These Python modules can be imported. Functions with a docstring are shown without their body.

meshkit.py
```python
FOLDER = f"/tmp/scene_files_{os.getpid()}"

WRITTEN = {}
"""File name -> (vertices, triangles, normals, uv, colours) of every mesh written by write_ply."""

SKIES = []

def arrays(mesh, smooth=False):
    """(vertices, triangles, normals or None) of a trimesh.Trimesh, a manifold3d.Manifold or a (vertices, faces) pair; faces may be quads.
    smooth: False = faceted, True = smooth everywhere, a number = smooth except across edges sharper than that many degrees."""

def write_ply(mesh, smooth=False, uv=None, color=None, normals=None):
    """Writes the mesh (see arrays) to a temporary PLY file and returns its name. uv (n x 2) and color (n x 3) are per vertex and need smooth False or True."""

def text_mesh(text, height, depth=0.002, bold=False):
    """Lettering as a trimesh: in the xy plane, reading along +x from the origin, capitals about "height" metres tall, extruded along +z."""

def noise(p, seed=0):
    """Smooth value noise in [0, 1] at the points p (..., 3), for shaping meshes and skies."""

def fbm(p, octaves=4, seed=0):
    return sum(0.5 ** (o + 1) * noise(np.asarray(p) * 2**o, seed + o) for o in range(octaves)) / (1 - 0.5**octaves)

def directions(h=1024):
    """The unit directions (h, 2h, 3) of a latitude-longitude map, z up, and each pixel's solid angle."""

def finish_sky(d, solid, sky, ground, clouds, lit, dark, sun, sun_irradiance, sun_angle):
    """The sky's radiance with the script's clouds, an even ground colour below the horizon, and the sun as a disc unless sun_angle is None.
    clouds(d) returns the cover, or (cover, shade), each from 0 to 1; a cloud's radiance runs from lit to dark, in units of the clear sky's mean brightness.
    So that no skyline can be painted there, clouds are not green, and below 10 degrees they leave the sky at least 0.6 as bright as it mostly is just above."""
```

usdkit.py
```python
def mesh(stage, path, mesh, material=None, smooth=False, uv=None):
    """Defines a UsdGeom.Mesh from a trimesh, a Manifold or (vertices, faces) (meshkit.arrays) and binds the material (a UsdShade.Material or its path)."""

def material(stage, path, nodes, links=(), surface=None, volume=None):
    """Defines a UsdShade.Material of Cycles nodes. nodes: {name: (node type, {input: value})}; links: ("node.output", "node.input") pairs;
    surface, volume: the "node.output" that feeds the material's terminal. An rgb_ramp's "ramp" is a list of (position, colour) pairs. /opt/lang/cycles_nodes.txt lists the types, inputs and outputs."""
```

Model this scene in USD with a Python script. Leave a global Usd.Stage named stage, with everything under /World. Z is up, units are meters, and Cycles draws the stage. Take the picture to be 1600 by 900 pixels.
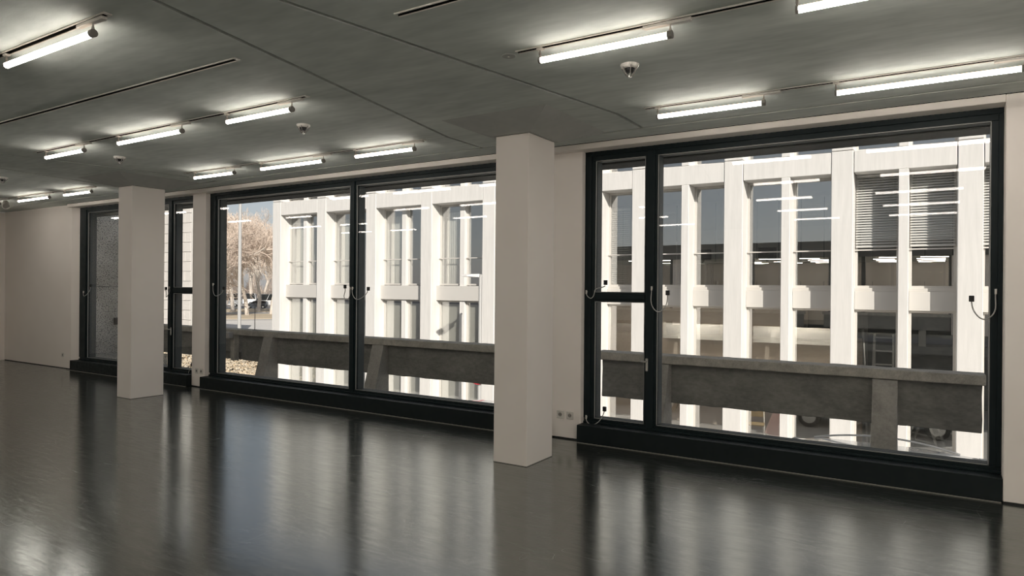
import math, random
import numpy as np, trimesh
from scipy.spatial import ConvexHull
from shapely.geometry import Polygon, box as sbox
from shapely.ops import unary_union
from shapely import affinity
import usdkit, meshkit
from pxr import Usd, UsdGeom, UsdLux, UsdShade, Gf, Sdf

random.seed(7)
rng = np.random.default_rng(7)
stage = Usd.Stage.CreateInMemory()
UsdGeom.SetStageUpAxis(stage, 'Z')
UsdGeom.SetStageMetersPerUnit(stage, 1.0)
UsdGeom.Xform.Define(stage, '/World')
PI = math.pi

# ------------------------------------------------------------------ camera, sky, sun, exposure
F_PX, ROLL = 1060.0, 0.0083
YAW = math.atan2(1060.0, 1690.0)           # view turned left of the window wall's normal
CAM_H = 1.6
EXPOSURE = 0.0
cam = UsdGeom.Camera.Define(stage, '/World/camera')
cam.CreateHorizontalApertureAttr(36.0)
cam.CreateVerticalApertureAttr(20.25)
cam.CreateFocalLengthAttr(36.0 * F_PX / 1600.0)
cam.CreateClippingRangeAttr(Gf.Vec2f(0.05, 2000.0))
cam.CreateExposureAttr(EXPOSURE)
fw = np.array([-math.sin(YAW), math.cos(YAW), 0.0])
rt = np.array([math.cos(YAW), math.sin(YAW), 0.0])
up = np.array([0, 0, 1.0])
RR = math.cos(ROLL) * rt + math.sin(ROLL) * up
UU = -math.sin(ROLL) * rt + math.cos(ROLL) * up
M4 = Gf.Matrix4d(*RR, 0, *UU, 0, *(-fw), 0, 0, 0, CAM_H, 1)
UsdGeom.Xformable(cam).AddTransformOp().Set(M4)

SUN_DIR = np.array([-1.18, 1.0, -0.77])    # the way the sunlight travels
SUN_E = 5.1
sun = UsdLux.DistantLight.Define(stage, '/World/sun')
sun.CreateAngleAttr(0.265)
sun.CreateIntensityAttr(SUN_E / (PI * math.sin(math.radians(0.265)) ** 2))
sun.CreateColorAttr(Gf.Vec3f(1.0, 0.955, 0.89))
z_ = -SUN_DIR / np.linalg.norm(SUN_DIR)
x_ = np.cross([0, 0, 1.0], z_); x_ /= np.linalg.norm(x_)
y_ = np.cross(z_, x_)
UsdGeom.Xformable(sun).AddTransformOp().Set(Gf.Matrix4d(*x_, 0, *y_, 0, *z_, 0, 0, 0, 0, 1))

sky = usdkit.material(stage, '/World/Looks/sky', {
    's': ('sky_texture', {'sky_type': 'multiple_scattering', 'sun_disc': False, 'sun_elevation': math.radians(26.5),
                          'sun_rotation': math.radians(130.0), 'aerosol_density': 2.2}),
    'h': ('hsv', {'saturation': 0.42, 'value': 1.0}),
    'b': ('background_shader', {'strength': 0.047})},
    [('s.color', 'h.color'), ('h.color', 'b.color')], surface='b.background')
dome = UsdLux.DomeLight.Define(stage, '/World/sky_dome')
dome.CreateIntensityAttr(1.0)
UsdShade.MaterialBindingAPI.Apply(dome.GetPrim()).Bind(sky)

LAMP_RADIANCE = 25.0                        # the tube's clear side; its top shell is dimmed to temper the ceiling glow
BACK_RADIANCE = 2.2

# ------------------------------------------------------------------ helpers
used = {}
offsets = {}


def numbered(parent, name):
    k = (parent, name)
    n = used.get(k, 0)
    used[k] = n + 1
    return name if n == 0 else f'{name}_{n:03d}'


def keys(prim, label=None, cat=None, group=None, kind=None):
    for k, v in (('label', label), ('category', cat), ('group', group), ('kind', kind)):
        if v:
            prim.SetCustomDataByKey(k, v)
    return prim


def thing(name, label=None, cat=None, loc=(0, 0, 0), rz=0.0, group=None, kind=None):
    path = '/World/' + numbered('/World', name)
    x = UsdGeom.Xform.Define(stage, path)
    x.AddTranslateOp().Set(Gf.Vec3d(*map(float, loc)))
    if rz:
        x.AddRotateZOp().Set(float(rz))
    offsets[path] = np.array(loc, float)
    return keys(x.GetPrim(), label, cat, group, kind)


def struct(name):
    return thing(name, kind='structure')


def part(parent, name, mesh, mat, smooth=False, label=None, kind=None, local=False):
    """One Mesh below a thing or a part. The mesh is given in world coordinates unless local."""
    pp = str(parent.GetPath())
    top = '/'.join(pp.split('/')[:3])
    if isinstance(mesh, (list, tuple)):
        mesh = trimesh.util.concatenate(list(mesh))
    if not local:
        mesh = mesh.copy()
        mesh.apply_translation(-offsets[top])
    m = usdkit.mesh(stage, pp + '/' + numbered(pp, name), mesh, mat, smooth=smooth)
    return keys(m.GetPrim(), label=label, kind=kind)


def dup(root, loc, rz=0.0, label=None, group=None):
    was = root.GetCustomData()
    r = thing(root.GetName().rstrip('0123456789').rstrip('_'), label or was['label'], was['category'], loc, rz, group or was.get('group'))
    r.GetReferences().AddInternalReference(root.GetPath())
    r.SetInstanceable(True)
    return r


def bx(x0, x1, y0, y1, z0, z1, b=0.0):
    x0, x1 = min(x0, x1), max(x0, x1); y0, y1 = min(y0, y1), max(y0, y1); z0, z1 = min(z0, z1), max(z0, z1)
    if b <= 0:
        m = trimesh.creation.box([x1 - x0, y1 - y0, z1 - z0])
        m.apply_translation([(x0 + x1) / 2, (y0 + y1) / 2, (z0 + z1) / 2])
        return m
    b = min(b, (x1 - x0) / 2.2, (y1 - y0) / 2.2, (z1 - z0) / 2.2)
    p = []
    for X, sx in ((x0, 1), (x1, -1)):
        for Y, sy in ((y0, 1), (y1, -1)):
            for Z, sz in ((z0, 1), (z1, -1)):
                p += [(X + sx * b, Y + sy * b, Z), (X + sx * b, Y, Z + sz * b), (X, Y + sy * b, Z + sz * b)]
    return hull(p)


def hull(p):
    return trimesh.Trimesh(np.asarray(p, float), process=False).convex_hull if False else trimesh.convex.convex_hull(np.asarray(p, float))


def cyl(a, b, r, n=16, r2=None):
    a, b = np.asarray(a, float), np.asarray(b, float)
    r2 = r if r2 is None else r2
    d = b - a; L = np.linalg.norm(d); d /= L
    u = np.cross(d, [0, 0, 1.0]) if abs(d[2]) < .9 else np.cross(d, [1.0, 0, 0])
    u /= np.linalg.norm(u); v = np.cross(d, u)
    t = np.linspace(0, 2 * PI, n, endpoint=False)
    ring = np.outer(np.cos(t), u) + np.outer(np.sin(t), v)
    V = np.vstack([a + ring * r, b + ring * r2, a, b])
    f = []
    for i in range(n):
        j = (i + 1) % n
        f += [(i, j, n + j), (i, n + j, n + i), (2 * n, j, i), (2 * n + 1, n + i, n + j)]
    m = trimesh.Trimesh(V, f, process=False)
    if m.volume < 0:
        m.invert()
    return m


def tube(pts, r, n=8):
    """A smooth tube through the points."""
    p = np.asarray(pts, float)
    if len(p) > 2:
        from scipy.interpolate import CubicSpline
        s = np.r_[0, np.cumsum(np.linalg.norm(np.diff(p, axis=0), axis=1))]
        p = CubicSpline(s, p)(np.linspace(0, s[-1], max(14, 5 * len(p))))
    t = np.gradient(p, axis=0); t /= np.linalg.norm(t, axis=1)[:, None]
    ref = np.array([0, 1.0, 0]) if abs(t[0][1]) < .8 else np.array([1.0, 0, 0])
    V = []
    for i in range(len(p)):
        u = np.cross(t[i], ref); u /= np.linalg.norm(u); v = np.cross(t[i], u)
        a = np.linspace(0, 2 * PI, n, endpoint=False)
        V.append(p[i] + r * (np.outer(np.cos(a), u) + np.outer(np.sin(a), v)))
    m = len(p); V = np.vstack(V + [p[:1], p[-1:]]); f = []
    for i in range(m - 1):
        for k in range(n):
            l = (k + 1) % n
            f += [(i * n + k, i * n + l, (i + 1) * n + l), (i * n + k, (i + 1) * n + l, (i + 1) * n + k)]
    for k in range(n):
        l = (k + 1) % n
        f += [(m * n, l, k), (m * n + 1, (m - 1) * n + k, (m - 1) * n + l)]
    mm = trimesh.Trimesh(V, f, process=False)
    if mm.volume < 0:
        mm.invert()
    return mm


def lathe(profile, n=28, at=(0, 0, 0)):
    """profile: (r, z) pairs, turned about z."""
    m = trimesh.creation.revolve(np.asarray(profile, float), sections=n)
    m.apply_translation(at)
    return m


def prism(poly_xz, y0, y1):
    """Extrude an outline given in x-z along y."""
    m = trimesh.creation.extrude_polygon(Polygon(poly_xz), y1 - y0, engine='earcut')
    v = m.vertices.copy()
    m.vertices = np.c_[v[:, 0], y1 - v[:, 2], v[:, 1]]
    if m.volume < 0:
        m.invert()
    return m


def flat(poly, z0, z1):
    m = trimesh.creation.extrude_polygon(poly, z1 - z0, engine='earcut')
    m.apply_translation([0, 0, z0])
    return m


# ------------------------------------------------------------------ materials
def mat(name, col, rough=0.6, var=None, scale=3.0, bump=0.0, bscale=40.0, detail=4.0, stretch=(1, 1, 1), rvar=0.0, **extra):
    """A principled surface; var = second colour mixed in by noise, bump = depth of fine relief."""
    nodes = {'p': ('principled_bsdf', {'base_color': col, 'roughness': rough, **extra})}
    links = []
    nodes['t'] = ('geometry', {})
    nodes['m'] = ('mapping', {'scale': stretch})
    links.append(('t.position', 'm.vector'))
    if var is not None:
        nodes['n'] = ('noise_texture', {'scale': scale, 'detail': detail, 'roughness': 0.6})
        nodes['r'] = ('rgb_ramp', {'ramp': [(0.30, col), (0.72, var)]})
        links += [('m.vector', 'n.vector'), ('n.fac', 'r.fac'), ('r.color', 'p.base_color')]
    if rvar:
        nodes['n3'] = ('noise_texture', {'scale': scale * 1.7, 'detail': 3.0})
        nodes['rr'] = ('map_range', {'from_min': 0.3, 'from_max': 0.7, 'to_min': rough - rvar, 'to_max': rough + rvar})
        links += [('m.vector', 'n3.vector'), ('n3.fac', 'rr.value'), ('rr.result', 'p.roughness')]
    if bump:
        nodes['n2'] = ('noise_texture', {'scale': bscale, 'detail': 3.0})
        nodes['b'] = ('bump', {'strength': 0.6, 'distance': bump})
        links += [('m.vector', 'n2.vector'), ('n2.fac', 'b.height'), ('b.normal', 'p.normal')]
    return usdkit.material(stage, '/World/Looks/' + name, nodes, links, surface='p.BSDF')


def emit(name, col, strength):
    return usdkit.material(stage, '/World/Looks/' + name, {'e': ('emission', {'color': col, 'strength': strength})}, surface='e.emission')


def glass(name, tint=(0.93, 0.96, 0.95), f0=0.04, refl=1.0):
    """A pane: clear, with a Schlick reflection that is the same on both faces."""
    return usdkit.material(stage, '/World/Looks/' + name, {
        't': ('transparent_bsdf', {'color': tint}), 'g': ('glossy_bsdf', {'color': (refl, refl, refl), 'roughness': 0.0}),
        'geo': ('geometry', {}), 'd': ('vector_math', {'math_type': 'dot_product'}), 'ab': ('math', {'math_type': 'absolute'}),
        'om': ('math', {'math_type': 'subtract', 'value1': 1.0, 'use_clamp': True}), 'pw': ('math', {'math_type': 'power', 'value2': 5.0}),
        'f': ('math', {'math_type': 'multiply_add', 'value2': 1.0 - f0, 'value3': f0}), 'x': ('mix_closure', {})},
        [('geo.true_normal', 'd.vector1'), ('geo.incoming', 'd.vector2'), ('d.value', 'ab.value1'), ('ab.value', 'om.value2'), ('om.value', 'pw.value1'),
         ('pw.value', 'f.value1'), ('f.value', 'x.fac'), ('t.BSDF', 'x.closure1'), ('g.BSDF', 'x.closure2')], surface='x.closure')


def concrete(name, a, b, scale=1.2, stretch=(1, 1, 1), rough=0.8, bump=0.002, bscale=60.0, spots=0.0):
    """Mottled concrete: two scales of noise, with pale or dark spots."""
    nodes = {
        't': ('geometry', {}), 'm': ('mapping', {'scale': stretch}),
        'n1': ('noise_texture', {'scale': scale, 'detail': 6.0, 'roughness': 0.62, 'distortion': 0.6}),
        'n2': ('noise_texture', {'scale': scale * 9, 'detail': 4.0}),
        'mx': ('mix_float', {'fac': 0.35}),
        'r': ('rgb_ramp', {'ramp': [(0.32, a), (0.68, b)]}),
        'nb': ('noise_texture', {'scale': bscale, 'detail': 3.0}),
        'b': ('bump', {'strength': 0.5, 'distance': bump}),
        'p': ('principled_bsdf', {'roughness': rough})}
    links = [('t.position', 'm.vector'), ('m.vector', 'n1.vector'), ('m.vector', 'n2.vector'), ('n1.fac', 'mx.a'), ('n2.fac', 'mx.b'),
             ('mx.result', 'r.fac'), ('r.color', 'p.base_color'), ('m.vector', 'nb.vector'), ('nb.fac', 'b.height'), ('b.normal', 'p.normal')]
    return usdkit.material(stage, '/World/Looks/' + name, nodes, links, surface='p.BSDF')


M = {}
M['wall'] = mat('wall_paint', (0.87, 0.805, 0.745), 0.75, var=(0.90, 0.84, 0.785), scale=1.5, bump=0.0006, bscale=90)
M['ceiling'] = concrete('ceiling_concrete', (0.43, 0.465, 0.435), (0.67, 0.70, 0.655), scale=0.9, stretch=(0.5, 1.7, 1), rough=0.8, bump=0.0012)
M['ceil_dark'] = mat('ceiling_void', (0.03, 0.03, 0.03), 0.9)
M['capital'] = concrete('capital_concrete', (0.38, 0.385, 0.365), (0.46, 0.465, 0.44), scale=1.6, rough=0.85)
M['frame'] = mat('window_frame_paint', (0.004, 0.011, 0.013), 0.5, var=(0.006, 0.014, 0.016), scale=5, rvar=0.06, specular_ior_level=0.28)
M['frame_out'] = mat('window_frame_outside', (0.05, 0.066, 0.072), 0.5, var=(0.065, 0.08, 0.085), scale=6)
M['lintel_out'] = concrete('outside_lintel_concrete', (0.045, 0.05, 0.05), (0.075, 0.08, 0.08), scale=2.0)
M['bead'] = mat('glazing_bead_metal', (0.26, 0.26, 0.25), 0.45, metallic=0.3)
M['plinth'] = mat('plinth_paint', (0.004, 0.009, 0.010), 0.5, var=(0.008, 0.013, 0.014), scale=9, rvar=0.08, specular_ior_level=0.3)
M['sealant'] = mat('floor_edge_sealant', (0.20, 0.19, 0.17), 0.6)
M['glass'] = glass('window_glass', tint=(0.99, 0.98, 0.965), f0=0.02)
M['glass_far'] = glass('office_glass', tint=(0.96, 0.965, 0.955), f0=0.26)
M['white_metal'] = mat('white_enamel', (0.66, 0.63, 0.58), 0.35)
M['dark'] = mat('black_plastic', (0.012, 0.012, 0.012), 0.5)
M['cap'] = mat('end_cap_plastic', (0.24, 0.225, 0.205), 0.5)
M['cable'] = mat('cable_sheath', (0.42, 0.41, 0.39), 0.45)
M['steel'] = mat('brushed_steel', (0.62, 0.62, 0.60), 0.3, metallic=1.0)
M['tube'] = emit('fluorescent_tube', (1.0, 0.93, 0.85), LAMP_RADIANCE)
M['tube_back'] = emit('fluorescent_tube_back', (1.0, 0.80, 0.62), BACK_RADIANCE)
M['facade'] = mat('white_precast', (0.68, 0.665, 0.635), 0.8, var=(0.77, 0.75, 0.72), scale=2.0, stretch=(6, 6, 0.5), bump=0.002, bscale=30)
M['mid_panel'] = mat('spandrel_sheet', (0.60, 0.58, 0.545), 0.5)
M['alu'] = mat('light_anodised_frame', (0.60, 0.575, 0.535), 0.4)
M['slat'] = mat('blind_slat', (0.56, 0.555, 0.53), 0.4)
M['room_wall'] = mat('office_inside_wall', (0.58, 0.575, 0.54), 0.8, var=(0.66, 0.65, 0.62), scale=0.8)
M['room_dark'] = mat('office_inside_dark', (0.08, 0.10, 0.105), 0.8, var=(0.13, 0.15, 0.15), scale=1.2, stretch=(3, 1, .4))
M['room_floor'] = mat('office_inside_floor', (0.55, 0.54, 0.51), 0.6)
M['beige'] = mat('office_beige_board', (0.52, 0.445, 0.375), 0.7)
M['offwhite'] = mat('office_white_board', (0.70, 0.685, 0.64), 0.6)
M['parapet'] = concrete('parapet_concrete', (0.14, 0.145, 0.14), (0.30, 0.305, 0.29), scale=2.2, stretch=(0.9, 1, 1.6), rough=0.9, bump=0.004, bscale=45)
M['coping'] = concrete('coping_concrete', (0.30, 0.295, 0.27), (0.58, 0.57, 0.52), scale=5, stretch=(1.4, 1.4, 1.4), rough=0.95, bump=0.006, bscale=80)
M['post'] = concrete('parapet_post_concrete', (0.27, 0.268, 0.25), (0.46, 0.455, 0.425), scale=4, rough=0.9, bump=0.004)
M['car_glass'] = mat('car_window', (0.02, 0.024, 0.026), 0.06, ior=1.6)
M['tyre'] = mat('tyre_rubber', (0.02, 0.02, 0.02), 0.85)
M['bark'] = mat('winter_bark', (0.52, 0.46, 0.40), 0.9, var=(0.70, 0.64, 0.57), scale=2.0)
M['twig'] = mat('winter_twigs', (0.60, 0.50, 0.42), 0.9)
M['asphalt'] = mat('asphalt', (0.42, 0.41, 0.39), 0.9, var=(0.50, 0.49, 0.47), scale=0.2, bump=0.004)
M['lawn'] = mat('winter_lawn', (0.50, 0.42, 0.30), 0.95, var=(0.62, 0.53, 0.40), scale=0.15, bump=0.02, bscale=4)
M['pave'] = mat('pale_pavement', (0.68, 0.66, 0.62), 0.9, var=(0.74, 0.72, 0.69), scale=0.1)
M['lamp_grey'] = mat('galvanised_post', (0.46, 0.46, 0.45), 0.5)
M['sign_red'] = mat('sign_red', (0.70, 0.05, 0.07), 0.4)
M['sign_white'] = mat('sign_white', (0.85, 0.84, 0.82), 0.4)
M['silver'] = mat('silver_car_paint', (0.42, 0.44, 0.46), 0.14, metallic=0.6, coat_weight=0.8)
M['white_paint'] = mat('white_car_paint', (0.80, 0.80, 0.79), 0.25, coat_weight=0.6)
M['dark_paint'] = mat('dark_car_paint', (0.05, 0.06, 0.075), 0.25, coat_weight=0.6)
M['ladder'] = mat('ladder_aluminium', (0.75, 0.74, 0.71), 0.35, metallic=0.2)
M['wood'] = mat('pale_wood', (0.62, 0.53, 0.40), 0.6)
M['pink'] = mat('pink_board', (0.74, 0.50, 0.46), 0.6)
M['heart'] = mat('red_paint', (0.65, 0.07, 0.07), 0.5)
M['yellow'] = mat('yellow_seat', (0.62, 0.46, 0.20), 0.6)
M['brick'] = mat('pale_brick', (0.58, 0.47, 0.38), 0.85, var=(0.66, 0.56, 0.47), scale=6)

M['unseen_office_lamp'] = emit('unseen_office_ceiling_lamp', (1.0, 0.92, 0.82), 20.0)  # for the unseen lamps that brighten the beige boards opposite

# floor: polished dark screed, scratched and scuffed
M['floor'] = usdkit.material(stage, '/World/Looks/floor_screed', {
    't': ('geometry', {}),
    'm1': ('mapping', {'scale': (0.7, 2.2, 1.0), 'rotation': (0, 0, 0.5)}),
    'n1': ('noise_texture', {'scale': 1.6, 'detail': 6.0, 'roughness': 0.6, 'distortion': 0.8}),
    'r1': ('rgb_ramp', {'ramp': [(0.3, (0.018, 0.021, 0.018)), (0.7, (0.034, 0.037, 0.032))]}),
    # hair-line scratches: thin ridges of a stretched, distorted noise in two directions
    'ms1': ('mapping', {'scale': (0.5, 3.4, 1.0), 'rotation': (0, 0, 0.35)}),
    's1': ('noise_texture', {'scale': 1.1, 'detail': 1.0, 'distortion': 2.4}),
    'a1': ('math', {'math_type': 'subtract', 'value2': 0.5}), 'b1': ('math', {'math_type': 'absolute'}),
    'c1': ('map_range', {'from_min': 0.0, 'from_max': 0.0018, 'to_min': 1.0, 'to_max': 0.0, 'clamp': True}),
    'ms2': ('mapping', {'scale': (3.0, 0.6, 1.0), 'rotation': (0, 0, -0.75)}),
    's2': ('noise_texture', {'scale': 0.9, 'detail': 1.0, 'distortion': 1.7}),
    'a2': ('math', {'math_type': 'subtract', 'value2': 0.52}), 'b2': ('math', {'math_type': 'absolute'}),
    'c2': ('map_range', {'from_min': 0.0, 'from_max': 0.0014, 'to_min': 0.7, 'to_max': 0.0, 'clamp': True}),
    'gate': ('noise_texture', {'scale': 2.3, 'detail': 2.0}),
    'g1': ('map_range', {'from_min': 0.5, 'from_max': 0.62, 'to_min': 0.0, 'to_max': 1.0, 'clamp': True}),
    'mxs': ('math', {'math_type': 'maximum'}), 'mg': ('math', {'math_type': 'multiply'}),
    # paint specks
    'v': ('voronoi_texture', {'scale': 2.6, 'feature': 'f1'}),
    'vs': ('map_range', {'from_min': 0.012, 'from_max': 0.02, 'to_min': 1.0, 'to_max': 0.0, 'clamp': True}),
    'mix1': ('mix_color', {'b': (0.10, 0.098, 0.09)}), 'mix2': ('mix_color', {'b': (0.40, 0.38, 0.35)}),
    'k1': ('math', {'math_type': 'multiply', 'value2': 0.35}),
    'k2': ('math', {'math_type': 'multiply', 'value2': 0.5}),
    # gloss: soft patches and fine brushed waviness
    'm4': ('mapping', {'scale': (1.2, 9.0, 1.0), 'rotation': (0, 0, 0.25)}),
    'n4': ('noise_texture', {'scale': 3.2, 'detail': 7.0, 'roughness': 0.68, 'distortion': 0.7}),
    'rr': ('map_range', {'from_min': 0.3, 'from_max': 0.7, 'to_min': 0.135, 'to_max': 0.20}),
    'ra': ('math', {'math_type': 'multiply_add', 'value2': 0.16}),
    'mb': ('mapping', {'scale': (1.0, 3.2, 1.0), 'rotation': (0, 0, 0.12)}),
    'nb': ('noise_texture', {'scale': 5.0, 'detail': 4.0}),
    'bp': ('bump', {'strength': 0.3, 'distance': 0.0012}),
    'p': ('principled_bsdf', {'ior': 2.3}),
    'gl': ('glossy_bsdf', {'color': (0.80, 0.86, 0.83)}), 'mxg': ('mix_closure', {'fac': 0.20})},
    [('t.position', 'm1.vector'), ('m1.vector', 'n1.vector'), ('n1.fac', 'r1.fac'),
     ('t.position', 'ms1.vector'), ('ms1.vector', 's1.vector'), ('s1.fac', 'a1.value1'), ('a1.value', 'b1.value1'), ('b1.value', 'c1.value'),
     ('t.position', 'ms2.vector'), ('ms2.vector', 's2.vector'), ('s2.fac', 'a2.value1'), ('a2.value', 'b2.value1'), ('b2.value', 'c2.value'),
     ('c1.result', 'mxs.value1'), ('c2.result', 'mxs.value2'), ('t.position', 'gate.vector'), ('gate.fac', 'g1.value'),
     ('mxs.value', 'mg.value1'), ('g1.result', 'mg.value2'),
     ('t.position', 'v.vector'), ('v.distance', 'vs.value'),
     ('mg.value', 'k1.value1'), ('k1.value', 'mix1.fac'), ('r1.color', 'mix1.a'),
     ('vs.result', 'k2.value1'), ('k2.value', 'mix2.fac'), ('mix1.result', 'mix2.a'), ('mix2.result', 'p.base_color'),
     ('t.position', 'm4.vector'), ('m4.vector', 'n4.vector'), ('n4.fac', 'rr.value'), ('mg.value', 'ra.value1'), ('rr.result', 'ra.value3'), ('ra.value', 'p.roughness'), ('ra.value', 'gl.roughness'), ('bp.normal', 'gl.normal'), ('p.BSDF', 'mxg.closure1'), ('gl.BSDF', 'mxg.closure2'),
     ('t.position', 'mb.vector'), ('mb.vector', 'nb.vector'), ('nb.fac', 'bp.height'), ('bp.normal', 'p.normal')], surface='mxg.closure')

# pebble-dash render and dry leaves
M['pebbledash'] = usdkit.material(stage, '/World/Looks/pebbledash', {
    't': ('geometry', {}), 'v': ('voronoi_texture', {'scale': 46.0}), 'w': ('noise_texture', {'scale': 1.3, 'detail': 5.0}),
    'r': ('rgb_ramp', {'ramp': [(0.0, (0.86, 0.85, 0.80)), (0.5, (0.72, 0.71, 0.66)), (0.85, (0.22, 0.22, 0.20))]}),
    'r2': ('rgb_ramp', {'ramp': [(0.35, (0.68, 0.68, 0.66)), (0.6, (1, 1, 1))]}),
    'x': ('mix_color', {'blend_type': 'multiply', 'fac': 1.0}), 'b': ('bump', {'strength': 0.9, 'distance': 0.012, 'invert': True}),
    'p': ('principled_bsdf', {'roughness': 0.9})},
    [('t.position', 'v.vector'), ('v.distance', 'r.fac'), ('t.position', 'w.vector'), ('w.fac', 'r2.fac'), ('r.color', 'x.a'), ('r2.color', 'x.b'),
     ('x.result', 'p.base_color'), ('v.distance', 'b.height'), ('b.normal', 'p.normal')], surface='p.BSDF')
M['leaf'] = usdkit.material(stage, '/World/Looks/withered_leaf', {
    'g': ('geometry', {}), 'v': ('voronoi_texture', {'scale': 11.0}), 'sc': ('separate_color', {}),
    'r': ('rgb_ramp', {'ramp': [(0, (0.34, 0.27, 0.18)), (0.12, (0.15, 0.13, 0.10)), (0.2, (0.50, 0.42, 0.30)), (0.55, (0.60, 0.53, 0.42)), (0.8, (0.52, 0.39, 0.25)), (1, (0.68, 0.62, 0.52))]}),
    'p': ('principled_bsdf', {'roughness': 0.7})}, [('g.position', 'v.vector'), ('v.color', 'sc.color'), ('sc.r', 'r.fac'), ('r.color', 'p.base_color')], surface='p.BSDF')
M['tile_face'] = usdkit.material(stage, '/World/Looks/stone_cladding', {
    'o': ('geometry', {}), 'r': ('rgb_ramp', {'ramp': [(0, (0.60, 0.57, 0.53)), (1, (0.72, 0.69, 0.65))]}),
    'n': ('noise_texture', {'scale': 0.9, 'detail': 3.0}),
    'p': ('principled_bsdf', {'roughness': 0.8})}, [('o.position', 'n.vector'), ('n.fac', 'r.fac'), ('r.color', 'p.base_color')], surface='p.BSDF')

# ------------------------------------------------------------------ the room
WX0, WX1, WY0 = -16.6, 6.6, -4.0            # end wall; right and rear walls are out of view, placed for their bounce light
CZ = 3.10                                   # underside of the ceiling panels
ROWS = [5.35, 3.66, 1.98, 0.29, -1.40]
PIL = [-3.2775, -9.7275]
STRIPS = [3.17, -3.25, -9.70, -16.1]

flo = struct('floor')
part(flo, 'screed', bx(WX0 - .2, WX1 + .2, WY0 - .2, 6.60, -0.12, 0.0), M['floor'])

# ceiling: concrete panels with open joints, slots for the light tracks
ceil = struct('ceiling')
part(ceil, 'slab', bx(WX0 - .2, WX1 + .2, WY0 - .2, 6.9, 3.135, 3.55), M['ceil_dark'])
full = sbox(WX0, WY0, WX1, 6.0)
strip_polys = []
for c in STRIPS:
    strip_polys.append(Polygon([(c, 0.7), (c + .91, 5.41), (c + .91, 6.0), (c - .90, 6.0), (c - .90, 5.38)]).intersection(full))
slots = []                                  # (x0, x1, y) of every track
for c0, c1 in ((STRIPS[1], STRIPS[0]), (STRIPS[2], STRIPS[1]), (STRIPS[3], STRIPS[2])):
    half = lambda y: max(0.0, min(.9, .9 * (y - .7) / 4.7))
    for y in ROWS:
        e = .29 if y > 5 else .41
        slots.append((c0 + half(y) + e, c1 - half(y) - e, y))
    slots.append((c0 + half(2.82) + .31, c1 - half(2.82) - .28, 2.82))
slot_shapes = unary_union([sbox(a, y - .018, b, y + .018) for a, b, y in slots])
GAP = 0.017
xs = sorted(STRIPS)
bays = full.difference(unary_union(strip_polys))
cuts = unary_union([sbox(c - .001, WY0, c + .001, 0.71) for c in STRIPS])
pieces = []
b2 = bays.difference(cuts)
pieces += list(getattr(b2, 'geoms', [b2]))
pieces += strip_polys
# the bays behind the viewpoint are split once more across
out = []
for p in pieces:
    for q in (p.intersection(sbox(-40, 0.0, 40, 10)), p.intersection(sbox(-40, -40, 40, 0.0))):
        out += [g for g in getattr(q, 'geoms', [q]) if g.area > .05]
out.append(unary_union([sbox(WX0, 6.0, WX1, 6.33), sbox(WX0, 6.0, -13.83, 6.43)]))
for p in out:
    q = p.buffer(-GAP, join_style=2).difference(slot_shapes)
    for g in getattr(q, 'geoms', [q]):
        if g.area > .02:
            part(ceil, 'ceiling_panel', flat(g, CZ, CZ + .0345), M['ceiling'])

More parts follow.
